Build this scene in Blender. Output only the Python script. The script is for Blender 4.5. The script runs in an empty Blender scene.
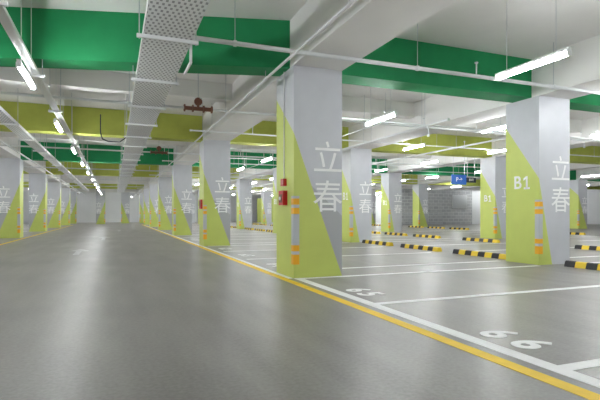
import bpy, math, random
from mathutils import Matrix, Vector
random.seed(4)
S=bpy.context.scene
col=S.collection
# ---------------------------------------------------------------- materials
def mat(name,c,rough=0.6,metal=0.0,noise=0.0,nscale=3.0,spec=0.5,emit=None,estr=0):
    m=bpy.data.materials.new(name); m.use_nodes=True
    nt=m.node_tree; b=nt.nodes['Principled BSDF']
    b.inputs['Roughness'].default_value=rough; b.inputs['Metallic'].default_value=metal
    b.inputs['Specular IOR Level'].default_value=spec
    if noise>0:
        tc=nt.nodes.new('ShaderNodeTexCoord'); n=nt.nodes.new('ShaderNodeTexNoise')
        n.inputs['Scale'].default_value=nscale; n.inputs['Detail'].default_value=5
        r=nt.nodes.new('ShaderNodeValToRGB')
        r.color_ramp.elements[0].position=0.3; r.color_ramp.elements[1].position=0.7
        r.color_ramp.elements[0].color=tuple(x*(1-noise) for x in c)+(1,)
        r.color_ramp.elements[1].color=tuple(min(1,x*(1+noise*0.6)) for x in c)+(1,)
        nt.links.new(tc.outputs['Object'],n.inputs['Vector'])
        nt.links.new(n.outputs['Fac'],r.inputs['Fac']); nt.links.new(r.outputs['Color'],b.inputs['Base Color'])
    else: b.inputs['Base Color'].default_value=(*c,1)
    if emit:
        b.inputs['Emission Color'].default_value=(*emit,1); b.inputs['Emission Strength'].default_value=estr
    return m
M_white=mat('column_white_paint',(.60,.61,.65),.45,noise=.04)
M_lime=mat('lime_paint',(.58,.66,.16),.45,noise=.04)
M_grey=mat('column_grey_paint',(.44,.45,.47),.5)
M_text=mat('white_lettering',(.97,.97,.97),.6)
M_green=mat('green_beam_paint',(.020,.28,.10),.7,noise=.08,spec=.3)
M_beamlime=mat('lime_beam_paint',(.50,.55,.11),.7,noise=.08,spec=.3)
M_ceil=mat('ceiling_white_paint',(.80,.79,.77),.8,noise=.06,nscale=.8)
M_wall=mat('wall_white_paint',(.80,.81,.82),.8,noise=.05,nscale=.6)
M_pipe=mat('pipe_white_paint',(.70,.71,.72),.4)
M_steel=mat('galvanised_steel',(.55,.57,.60),.4,.6)
M_yline=mat('yellow_road_paint',(.95,.64,.03),.6,noise=.12,nscale=5)
M_wline=mat('white_road_paint',(.95,.95,.95),.6,noise=.06,nscale=6)
M_faded=mat('faded_road_paint',(.55,.55,.55),.6,noise=.3,nscale=6)
M_yel=mat('rubber_yellow',(.85,.60,.03),.5)
M_blk=mat('rubber_black',(.015,.015,.017),.5)
M_orange=mat('guard_orange',(.9,.45,.02),.4)
M_guard=mat('guard_grey',(.52,.55,.58),.4)
M_red=mat('fire_red_enamel',(.55,.015,.02),.35)
M_dred=mat('valve_dull_red',(.22,.09,.06),.5)
M_blue=mat('sign_blue',(.02,.10,.40),.4,emit=(.02,.15,.6),estr=.2)
M_dark=mat('sign_dark',(.03,.04,.06),.4)
M_lampbody=mat('lamp_housing',(.85,.85,.85),.4)
M_tube=mat('led_tube_glow',(1,1,1),.4,emit=(.95,.98,1.0),estr=80)
# floor
M_floor=bpy.data.materials.new('sealed_asphalt_floor'); M_floor.use_nodes=True
nt=M_floor.node_tree; b=nt.nodes['Principled BSDF']; L=nt.links.new
tc=nt.nodes.new('ShaderNodeTexCoord')
n1=nt.nodes.new('ShaderNodeTexNoise'); n1.inputs['Scale'].default_value=.4; n1.inputs['Detail'].default_value=4; n1.inputs['Roughness'].default_value=.55
n2=nt.nodes.new('ShaderNodeTexNoise'); n2.inputs['Scale'].default_value=34; n2.inputs['Detail'].default_value=3
mp=nt.nodes.new('ShaderNodeMapping'); mp.inputs['Scale'].default_value=(1.8,.3,1)
n3=nt.nodes.new('ShaderNodeTexNoise'); n3.inputs['Scale'].default_value=1.6; n3.inputs['Detail'].default_value=5
for n in (n1,n2): L(tc.outputs['Object'],n.inputs['Vector'])
L(tc.outputs['Object'],mp.inputs['Vector']); L(mp.outputs['Vector'],n3.inputs['Vector'])
a1=nt.nodes.new('ShaderNodeMath'); a1.operation='ADD'; L(n1.outputs['Fac'],a1.inputs[0]); L(n3.outputs['Fac'],a1.inputs[1])
a2=nt.nodes.new('ShaderNodeMath'); a2.operation='MULTIPLY_ADD'; L(n2.outputs['Fac'],a2.inputs[0]); a2.inputs[1].default_value=.8; L(a1.outputs[0],a2.inputs[2])
mx=nt.nodes.new('ShaderNodeMix'); mx.data_type='RGBA'; mr=nt.nodes.new('ShaderNodeMapRange'); mr.inputs['From Min'].default_value=.9; mr.inputs['From Max'].default_value=1.9
L(a2.outputs[0],mr.inputs['Value']); L(mr.outputs[0],mx.inputs['Factor'])
mx.inputs['A'].default_value=(.150,.140,.133,1); mx.inputs['B'].default_value=(.33,.316,.304,1)
L(mx.outputs['Result'],b.inputs['Base Color'])
b.inputs['Roughness'].default_value=.36
# block wall & perforated tray
def brick(name,c1,c2,mortar,scale,bw,rh,ms,vecrot=None,rough=.7,metal=0):
    m=bpy.data.materials.new(name); m.use_nodes=True; nt=m.node_tree; b=nt.nodes['Principled BSDF']
    tc=nt.nodes.new('ShaderNodeTexCoord'); mp=nt.nodes.new('ShaderNodeMapping')
    if vecrot: mp.inputs['Rotation'].default_value=vecrot
    br=nt.nodes.new('ShaderNodeTexBrick'); br.inputs['Color1'].default_value=(*c1,1); br.inputs['Color2'].default_value=(*c2,1); br.inputs['Mortar'].default_value=(*mortar,1)
    br.inputs['Scale'].default_value=scale; br.inputs['Brick Width'].default_value=bw; br.inputs['Row Height'].default_value=rh; br.inputs['Mortar Size'].default_value=ms
    nt.links.new(tc.outputs['Object'],mp.inputs['Vector']); nt.links.new(mp.outputs[0],br.inputs['Vector']); nt.links.new(br.outputs['Color'],b.inputs['Base Color'])
    b.inputs['Roughness'].default_value=rough; b.inputs['Metallic'].default_value=metal
    return m
M_block=brick('concrete_block_wall',(.36,.37,.39),(.44,.45,.46),(.62,.62,.62),1,.6,.3,.02,(math.radians(-90),0,0))
M_perf=brick('perforated_tray',(.30,.31,.32),(.34,.35,.36),(.78,.79,.80),1,.06,.09,.018,rough=.5)
# ---------------------------------------------------------------- builder
class B:
    def __init__(s): s.v=[];s.f=[];s.m=[];s.mats=[]
    def mi(s,m):
        if m not in s.mats: s.mats.append(m)
        return s.mats.index(m)
    def poly(s,pts,m):
        o=len(s.v); s.v+= [tuple(p) for p in pts]; s.f.append(tuple(range(o,o+len(pts)))); s.m.append(s.mi(m))
    def box(s,x0,x1,y0,y1,z0,z1,m):
        o=len(s.v); s.v+=[(x,y,z) for x in(x0,x1) for y in(y0,y1) for z in(z0,z1)]
        for q in((0,1,3,2),(4,6,7,5),(0,4,5,1),(2,3,7,6),(0,2,6,4),(1,5,7,3)):
            s.f.append(tuple(o+i for i in q)); s.m.append(s.mi(m))
    def prism(s,quad,z0,z1,m):
        n=len(quad); o=len(s.v); s.v+=[(x,y,z0) for x,y in quad]+[(x,y,z1) for x,y in quad]; k=s.mi(m)
        s.f.append(tuple(o+i for i in range(n))[::-1]); s.f.append(tuple(o+n+i for i in range(n))); s.m+=[k,k]
        for i in range(n): j=(i+1)%n; s.f.append((o+i,o+j,o+n+j,o+n+i)); s.m.append(k)
    def cyl(s,a,b_,r,m,n=10,r2=None):
        a=Vector(a);b_=Vector(b_);d=(b_-a).normalized(); u=d.orthogonal().normalized(); w=d.cross(u); r2=r if r2 is None else r2
        o=len(s.v)
        for c,rd in((a,r),(b_,r2)):
            for i in range(n):
                t=2*math.pi*i/n; s.v.append(tuple(c+u*math.cos(t)*rd+w*math.sin(t)*rd))
        k=s.mi(m)
        for i in range(n): j=(i+1)%n; s.f.append((o+i,o+j,o+n+j,o+n+i)); s.m.append(k)
        s.f.append(tuple(o+i for i in range(n))[::-1]); s.f.append(tuple(o+n+i for i in range(n))); s.m+=[k,k]
    def mesh(s,me,mx,m):
        o=len(s.v); s.v+=[tuple(mx@v.co) for v in me.vertices]; k=s.mi(m)
        for p in me.polygons: s.f.append(tuple(o+i for i in p.vertices)); s.m.append(k)
    def data(s,name):
        me=bpy.data.meshes.new(name); me.from_pydata(s.v,[],s.f)
        for m in s.mats: me.materials.append(m)
        me.polygons.foreach_set('material_index',s.m); me.update(); return me
    def obj(s,name,loc=(0,0,0)):
        o=bpy.data.objects.new(name,s.data(name)); o.location=loc; col.objects.link(o); return o
def text_mesh(t,size,off=0.0):
    c=bpy.data.curves.new('t','FONT'); c.body=t; c.size=size; c.align_x='CENTER'; c.align_y='CENTER'; c.extrude=.002; c.offset=off
    o=bpy.data.objects.new('t',c); col.objects.link(o); bpy.context.view_layer.update()
    me=bpy.data.meshes.new_from_object(o.evaluated_get(bpy.context.evaluated_depsgraph_get()))
    bpy.data.objects.remove(o); return me
T_li=text_mesh('立',.56,0); T_chun=text_mesh('春',.56,0); T_B=text_mesh('B',.38,.006)
R=math.radians
# ---------------------------------------------------------------- dims
H=3.42; SL=4.2; W=.86; Q0=7.04; SP=8.1
XL,XR,YN,YF=-9.8,45.0,-9.0,62.0
rows=[-4.63,2.68,7.97,14.7,22.6,30.0,38.0]
def top_at(x,y):
    if any(p-.02<x<p+W+.02 for p in rows): return H
    for k in range(-1,7):
        c=Q0+SP*k+.43
        if k==0 and -3.77<x<2.68: c+=1.7*(2.68-x)/6.45
        if abs(y-c)<.29: return H
        if k>=0 and abs(y-(Q0+SP*k+.33+SP/2))<.18: return 3.8
    return SL
# ---------------------------------------------------------------- shell
def slab(name,x0,x1,y0,y1,z0,z1,m):
    b=B(); b.box(x0,x1,y0,y1,z0,z1,m); return b.obj(name)
slab('floor',XL-.2,XR+.2,YN-.2,YF+.2,-.2,0,M_floor)
slab('ceiling',XL-.2,XR+.2,YN-.2,YF+.2,SL,SL+.2,M_ceil)
slab('wall_left',XL-.2,XL,YN-.2,YF+.2,0,SL,M_wall)
slab('wall_right',XR,XR+.2,YN-.2,YF+.2,0,SL,M_wall)
slab('wall_far',XL,XR,YF,YF+.2,0,SL,M_wall)
slab('wall_near',XL,XR,YN-.2,YN,0,SL,M_wall)
b=B(); b.box(24.6,33.5,37.6,37.8,0,3.41,M_block); b.box(33.5,XR,37.6,37.8,0,3.41,M_wall); b.obj('wall_partition')
slab('wall_ramp',22.0,35.0,49.0,49.2,0,3.41,M_wall)
slab('wall_lime_panel',16.8,19.4,57.0,57.2,0,3.0,M_lime)
# louvred vent grille on the block wall
b=B(); b.box(31.0,32.8,37.50,37.60,1.6,2.9,M_pipe)
for i in range(12): b.box(31.08,32.72,37.46,37.50,1.67+i*.1,1.72+i*.1,M_steel)
b.obj('vent_grille')
# ---------------------------------------------------------------- columns
def column(p,q,mirror=False,kind='A',h=H):
    b=B(); w=W
    X=lambda u: (u if not mirror else w-u)
    zl,zc,ue=(3.05,2.33,w) if kind=='A' else (2.9,1.75,.42*w)
    def P(pts,m,face):
        if face=='front': q3=[(X(u),0,z) for u,z in pts]
        elif face=='side': q3=[(X(0),u,z) for u,z in pts]
        elif face=='back': q3=[(X(u),w,z) for u,z in pts]
        else: q3=[(X(w),u,z) for u,z in pts]
        b.poly(q3,m)
    if kind=='A':
        t=.36; mu,mz=w*t,zc*(1-t)
        P([(0,0),(w,0),(mu,mz),(0,zc)],M_lime,'front')
        P([(mu,mz),(w,0),(w,1.0)],M_grey,'front')
        P([(0,zc),(mu,mz),(w,1.0),(w,h),(0,h)],M_white,'front')
    else:
        P([(0,0),(ue,0),(0,zc)],M_lime,'front')
        P([(0,zc),(ue,0),(w,0),(w,h),(0,h)],M_white,'front')
    P([(0,0),(w,0),(w,zl),(0,zc)],M_lime,'side'); P([(0,zc),(w,zl),(w,h),(0,h)],M_white,'side')
    P([(0,0),(w,0),(0,zl)],M_lime,'back'); P([(0,zl),(w,0),(w,h),(0,h)],M_white,'back')
    P([(0,0),(w,0),(w,1.0)],M_lime,'other'); P([(0,0),(w,1.0),(w,h),(0,h)],M_white,'other')
    b.poly([(0,0,h),(w,0,h),(w,w,h),(0,w,h)],M_white); b.poly([(0,0,0),(w,0,0),(w,w,0),(0,w,0)],M_white)
    cx=X(.60)
    for T,z in((T_li,1.92),(T_chun,1.28)):
        b.mesh(T,Matrix.Translation((cx,-.003,z))@Matrix.Rotation(R(90),4,'X'),M_text)
    if kind=='B':
        b.mesh(T_B,Matrix.Translation((-.003,.54,1.68))@Matrix.Rotation(R(-90),4,'Z')@Matrix.Rotation(R(90),4,'X'),M_text)
        z0=1.68-.135; c=.30
        b.box(-.005,-.001,c-.022,c+.022,z0,z0+.27,M_text)
        b.poly([(-.005,c+.02,z0+.27),(-.005,c+.02,z0+.215),(-.005,c+.085,z0+.18),(-.005,c+.085,z0+.225)],M_text)
        b.box(-.005,-.001,c-.075,c+.075,z0,z0+.04,M_text)
    def guard(cxg,sgn):
        z=.22
        for hh,m in((.16,M_orange),(.05,M_guard),(.10,M_orange),(.50,M_guard),(.10,M_orange),(.05,M_guard),(.10,M_orange),(.04,M_guard)):
            xa,xb=sorted((cxg-sgn*.012,cxg+sgn*.09)); b.box(xa,xb,-.012,0,z,z+hh,m)
            xa,xb=sorted((cxg-sgn*.012,cxg)); b.box(xa,xb,0,.09,z,z+hh,m); z+=hh
    if mirror: guard(w,-1)
    else: guard(0,1)
    return b.obj('concrete_column',(p,q,0))
for ri,p in enumerate(rows):
    for k in range(-1,7):
        q=Q0+SP*k
        if 20<p<31 and k==5: continue
        column(p,q,mirror=(ri==0),kind='B' if ri in(2,3) else 'A')
column(-1.70,52.0,True); column(.74,55.2,False)
# ---------------------------------------------------------------- beams
for p in rows:
    b=B(); b.box(p,p+W,YN,YF,H,SL,M_ceil); b.obj('ceiling_beam')
edges=[XL]+[x for p in rows for x in(p,p+W)]+[XR]
for k in range(-1,7):
    m=M_green if k in(-1,0,2) else M_beamlime
    if k in(4,6): m=M_ceil
    yc=Q0+SP*k+.18; wd=.5
    for i in range(0,len(edges),2):
        x0,x1=edges[i],edges[i+1]; b=B()
        sh=1.7 if (k==0 and i==2) else 0
        b.prism([(x0,yc+sh),(x1,yc),(x1,yc+wd),(x0,yc+wd+sh)],H,SL,m); b.obj('painted_cross_beam')
        if k>=0:
            b=B(); b.box(x0,x1,yc+SP/2,yc+SP/2+.3,3.8,SL,M_ceil); b.obj('secondary_ceiling_joist')
# ---------------------------------------------------------------- lane paint
def strip(name,x0,x1,y0,y1,m): 
    b=B(); b.box(x0,x1,y0,y1,0,.003,m); return b.obj(name)
strip('yellow_lane_line',2.45,2.57,YN+.5,48,M_yline)
strip('white_lane_line',2.67,2.80,YN+.5,7.02,M_wline) 
strip('white_lane_line',2.58,2.66,7.03,48,M_wline)
strip('yellow_lane_line',-3.6,-3.49,YN+.5,48,M_yline)
ys=[]
for k in range(-1,6):
    base=Q0+SP*k+W
    for j in range(4): ys.append(base+j*(SP-W)/3+(.03 if j==0 else (-.14 if j==3 else 0)))
for x0,x1 in((2.80,7.86),(8.9,14.0),(16.5,22.2),(-9.6,-4.7)):
    b=B()
    for y in ys: b.box(x0,x1,y,y+.11,0,.003,M_wline)
    if x0==16.5: b.box(14.3,14.4,0,6.5,0,.003,M_wline)
    b.obj('parking_bay_lines')
for t,y in(('67',.7),('66',2.95),('65',5.45),('64',9.0),('63',11.4),('62',13.8),('61',17.1),('60',19.5)):
    b=B()
    for i,chh in enumerate(t):
        me=text_mesh(chh,.46,.014); b.mesh(me,Matrix.Translation((3.05,y+.17-.34*i,.003))@Matrix.Rotation(R(-90),4,'Z'),M_wline)
    b.obj('bay_number_marking')
for (x,y,l) in((-.4,20,3.2),(-.9,13.0,2.2),(.3,30,3)):
    b=B(); b.prism([(x-.07,y),(x+.07,y),(x+.07,y+l*.6),(x-.07,y+l*.6)],0,.003,M_faded); b.prism([(x-.28,y+l*.6),(x+.28,y+l*.6),(x,y+l)],0,.003,M_faded); b.obj('faded_floor_arrow')
# ---------------------------------------------------------------- wheel stops
def stop(x,y0,L_=1.95,n=8):
    b=B(); prof=[(-.08,0),(.08,0),(.05,.10),(.03,.115),(-.03,.115),(-.05,.10)]
    for i in range(n):
        ya=i*L_/n; yb=(i+1)*L_/n; m=M_yel if i%2==0 else M_blk; k=b.mi(m); o=len(b.v); nn=len(prof)
        b.v+=[(px,ya,pz) for px,pz in prof]+[(px,yb,pz) for px,pz in prof]
        for j in range(nn): jj=(j+1)%nn; b.f.append((o+j,o+jj,o+nn+jj,o+nn+j)); b.m.append(k)
        b.f.append(tuple(o+j for j in range(nn))); b.f.append(tuple(o+nn+j for j in range(nn))); b.m+=[k,k]
    b.obj('wheel_stop',(x,y0,0))
w3=(SP-W)/3
for k in range(-1,5):
    for j in range(3):
        y=Q0+SP*k+W+j*w3+.25
        stop(8.3,y,1.8)
        if y>8: stop(12.75,y,1.8)
        if y>8: stop(21.4,y,1.8)
# ---------------------------------------------------------------- lamps
def lamp_data(z):
    b=B(); hl=.6
    b.box(-.022,.022,-hl,hl,.034,.07,M_lampbody)
    b.box(-.03,.03,-hl,-hl+.03,-.03,.034,M_lampbody); b.box(-.03,.03,hl-.03,hl,-.03,.034,M_lampbody)
    b.cyl((0,-hl+.03,0),(0,hl-.03,0),.030,M_tube,12)
    for y in(-.4,.4): b.cyl((0,y,.07),(0,y,SL-z-.002),.006,M_pipe,6)
    return b.data('led_tube_light')
D={z:lamp_data(z) for z in(2.93,3.0,3.26)}
def lamp(x,y,z):
    for _ in range(8):
        bad=any(abs(y+s-(Q0+SP*k+.43))<.30 or abs(y+s-(Q0+SP*k+.33+SP/2))<.2 for s in(-.4,.4) for k in range(-1,7))
        if not bad: break
        y+=.12
    o=bpy.data.objects.new('led_tube_light',D[z]); o.location=(x,y,z); col.objects.link(o)
for i in range(-3,11): lamp(-1.13,7.35+4.1*i if i!=-1 else 4.6,2.93)
for i in range(-3,14): lamp(5.18,4.72+3.8*i,3.0)
for i in range(-3,12): lamp(9.35,9.5+3.75*i,3.26)
for i in range(-4,12): lamp(12.75,12.9+4.0*i,3.26)
for i in range(-3,12): lamp(18.0,11.0+4.0*i,3.26)
for i in range(-3,12): lamp(26.0,11.0+4.0*i if i not in(7,) else 40.5,3.26)
for i in range(-2,8): lamp(34.0,11.0+5.0*i,3.26)
for i in range(-2,12): lamp(-7.2,9.0+4.0*i,3.26)
for y in(41.5,44.5,47.5):  # extra tubes added only to flood the ramp opening with light
    for x in(24.6,27.5,29.4): lamp(x,y,3.0)
for x in(-6.5,-1.2,1.9,6.8): lamp(x,57.7,3.0)  # added fill tubes that brighten the far wall, outside the regular rows
for x in(36.5,42.5): lamp(x,35.3,3.0)
# ---------------------------------------------------------------- cable trays
def tray(x0,x1,z,m,hang=2.0,h=.1):
    b=B(); b.box(x0,x1,YN+.3,51,z,z+.004,m); b.box(x0-.006,x0,YN+.3,51,z,z+h,M_pipe); b.box(x1,x1+.006,YN+.3,51,z,z+h,M_pipe)
    y=YN+1
    while y<50.5:
        b.box(x0-.08,x1+.08,y,y+.04,z-.045,z-.002,M_pipe)
        for x in(x0-.05,x1+.05): b.cyl((x,y+.02,z-.06),(x,y+.02,top_at(x,y+.02)),.007,M_steel,6)
        y+=hang
    return b.obj('perforated_cable_tray')
tray(.335,.915,3.22,M_perf)
tray(-1.18,-1.08,3.18,M_pipe,2.7,.05)
tray(-2.6,-2.3,3.3,M_perf,2.7,.08)
# ---------------------------------------------------------------- pipes
def pipe(pts,r):
    b=B()
    for a,c in zip(pts,pts[1:]):
        b.cyl(a,c,r,M_pipe,10)
        b.cyl(Vector(a)-Vector((0,0,r*1.1)),Vector(a)+Vector((0,0,r*1.1)),r*1.35,M_pipe,10)
    return b
def pipe_run_x(y,z,x0,x1,r,hstep=3.0):
    b=pipe([(x0,y,z),(x1,y,z)],r); x=x0+.6
    while x<x1:
        b.cyl((x,y,z),(x,y,top_at(x,y)),.006,M_steel,6); b.cyl((x-.02,y,z),(x+.02,y,z),r*1.35,M_pipe,10)
        if not any(p-.05<x+1.2<p+W+.05 for p in rows):
            b.cyl((x+1.2,y,z),(x+1.2,y,z+.22),.012,M_pipe,6); b.cyl((x+1.2,y,z+.22),(x+1.2,y,z+.24),.03,M_steel,8)
        x+=hstep
    return b
b=pipe_run_x(6.35,3.38,.95,14.6,.032)
b.cyl((.95,6.35,3.38),(.95,6.35,3.05),.02,M_pipe); b.cyl((.95,6.35,3.05),(.95,6.9,3.05),.02,M_pipe); b.obj('sprinkler_pipe')
for k in range(5):
    pipe_run_x(10.6+8.1*k,3.38,-9,22,.028).obj('sprinkler_pipe'); pipe_run_x(13.4+8.1*k,3.38,2.0,22,.022,2.6).obj('sprinkler_pipe')
    b=pipe_run_x(9.2+8.1*k,3.12,3.9,13.4,.018,2.3)
    for x in(4.6,6.9,10.4,12.1): b.cyl((x,9.2+8.1*k,3.12),(x,9.2+8.1*k,2.9),.012,M_pipe,6); b.cyl((x,9.2+8.1*k,2.9),(x,9.2+8.1*k,2.86),.03,M_steel,8)
    b.obj('sprinkler_pipe')
def pipe_run_y(x,z,y0,y1,r,name='fire_main_pipe'):
    b=pipe([(x,y0,z),(x,y1,z)],r); y=y0+1
    while y<y1: b.cyl((x,y,z),(x,y,top_at(x,y)),.006,M_steel,6); b.cyl((x,y-.03,z),(x,y+.03,z),r*1.3,M_pipe,10); y+=3
    return b.obj(name)
pipe_run_y(2.35,3.28,YN+.5,YF-.5,.022)
pipe_run_y(7.3,3.25,9.0,YF-.5,.03)
pipe_run_y(10.9,3.3,9,YF-.5,.03)
pipe_run_y(-3.2,3.25,YN+.5,YF-.5,.03)
pipe_run_y(6.2,3.3,10,50,.012,'electrical_conduit')
b=B()
pts=[(-.35,14.2,3.8),(-.35,14.2,3.3),(-.30,14.2,3.12),(-.15,14.2,3.06),(.15,14.2,3.06),(.32,14.2,3.2)]
for a,c in zip(pts,pts[1:]): b.cyl(a,c,.016,M_dark,8)
b.obj('flexible_cable_drop')
def valve(x,y,z):
    b=B(); b.cyl((x-.3,y,z),(x+.3,y,z),.045,M_dred,12)
    for d in(-.3,-.12,.12,.3): b.cyl((x+d-.015,y,z),(x+d+.015,y,z),.08,M_dred,12)
    b.cyl((x,y,z),(x,y,z+.16),.03,M_dred,8); b.cyl((x,y-.02,z+.16),(x,y+.02,z+.16),.09,M_dred,12)
    b.cyl((x,y,z+.16),(x,y,SL),.008,M_steel,6); b.obj('sprinkler_valve')
valve(1.75,10.6,3.38); valve(1.6,18.7,3.38)
# ---------------------------------------------------------------- column fittings
b=B(); b.box(2.60,2.68,7.34,7.56,1.18,1.42,M_red); b.box(2.592,2.60,7.38,7.52,1.22,1.36,M_dred); b.cyl((2.59,7.45,1.29),(2.575,7.45,1.29),.03,M_text,12)
b.box(2.62,2.68,7.38,7.52,1.50,1.62,M_red); b.cyl((2.66,7.45,1.62),(2.66,7.45,H),.009,M_pipe,6); b.obj('fire_alarm_box')
b=B(); b.box(2.62,2.68,15.4,15.7,1.2,1.5,M_red); b.box(2.612,2.62,15.44,15.66,1.24,1.46,M_dred); b.obj('fire_alarm_box')
# ---------------------------------------------------------------- signs
def sign(x,y,z,w,h,m,txt):
    b=B(); b.box(x-w/2,x+w/2,y,y+.06,z-h/2,z+h/2,m)
    me=text_mesh(txt,h*.6,.003); b.mesh(me,Matrix.Translation((x,y-.004,z))@Matrix.Rotation(R(90),4,'X'),M_text)
    for s in(-.4,.4): b.cyl((x+s*w,y+.03,z+h/2),(x+s*w,y+.03,top_at(x+s*w,y+.03)),.01,M_steel,6)
    b.obj('hanging_direction_sign')
sign(13.75,16.2,2.50,.75,.42,M_blue,'P→'); sign(14.40,16.2,2.50,.50,.22,M_dark,'EXIT')
sign(12.1,21.6,2.70,.8,.26,M_blue,'←P')
# folded barrier by wall
b=B()
for i in range(2):
    y=36.9+.1*i
    for z in(.12,1.05): b.cyl((24.9+i*2.3,y,z),(27.1+i*2.3,y,z),.03,M_steel,8)
    for j in range(12): b.cyl((24.9+i*2.3+j*.2,y,.12),(24.9+i*2.3+j*.2,y,1.05),.015,M_steel,6)
    for j in(0,11): b.cyl((24.9+i*2.3+j*.2,y,0),(24.9+i*2.3+j*.2,y,.2),.03,M_steel,6)
b.obj('steel_crowd_barrier')
# ---------------------------------------------------------------- world & camera
w=bpy.data.worlds.new('World'); S.world=w; w.use_nodes=True; w.node_tree.nodes['Background'].inputs[0].default_value=(.8,.85,.9,1); w.node_tree.nodes['Background'].inputs[1].default_value=.3
cd=bpy.data.cameras.new('camera'); cam=bpy.data.objects.new('camera',cd); col.objects.link(cam)
cd.sensor_width=36; cd.lens=28.2; cd.shift_y=14/600
cam.location=(0,0,1.03); cam.rotation_euler=(R(90),0,-math.atan(186/470)); cd.clip_end=200
S.camera=cam
S.view_settings.view_transform='Standard'; S.view_settings.exposure=0.62
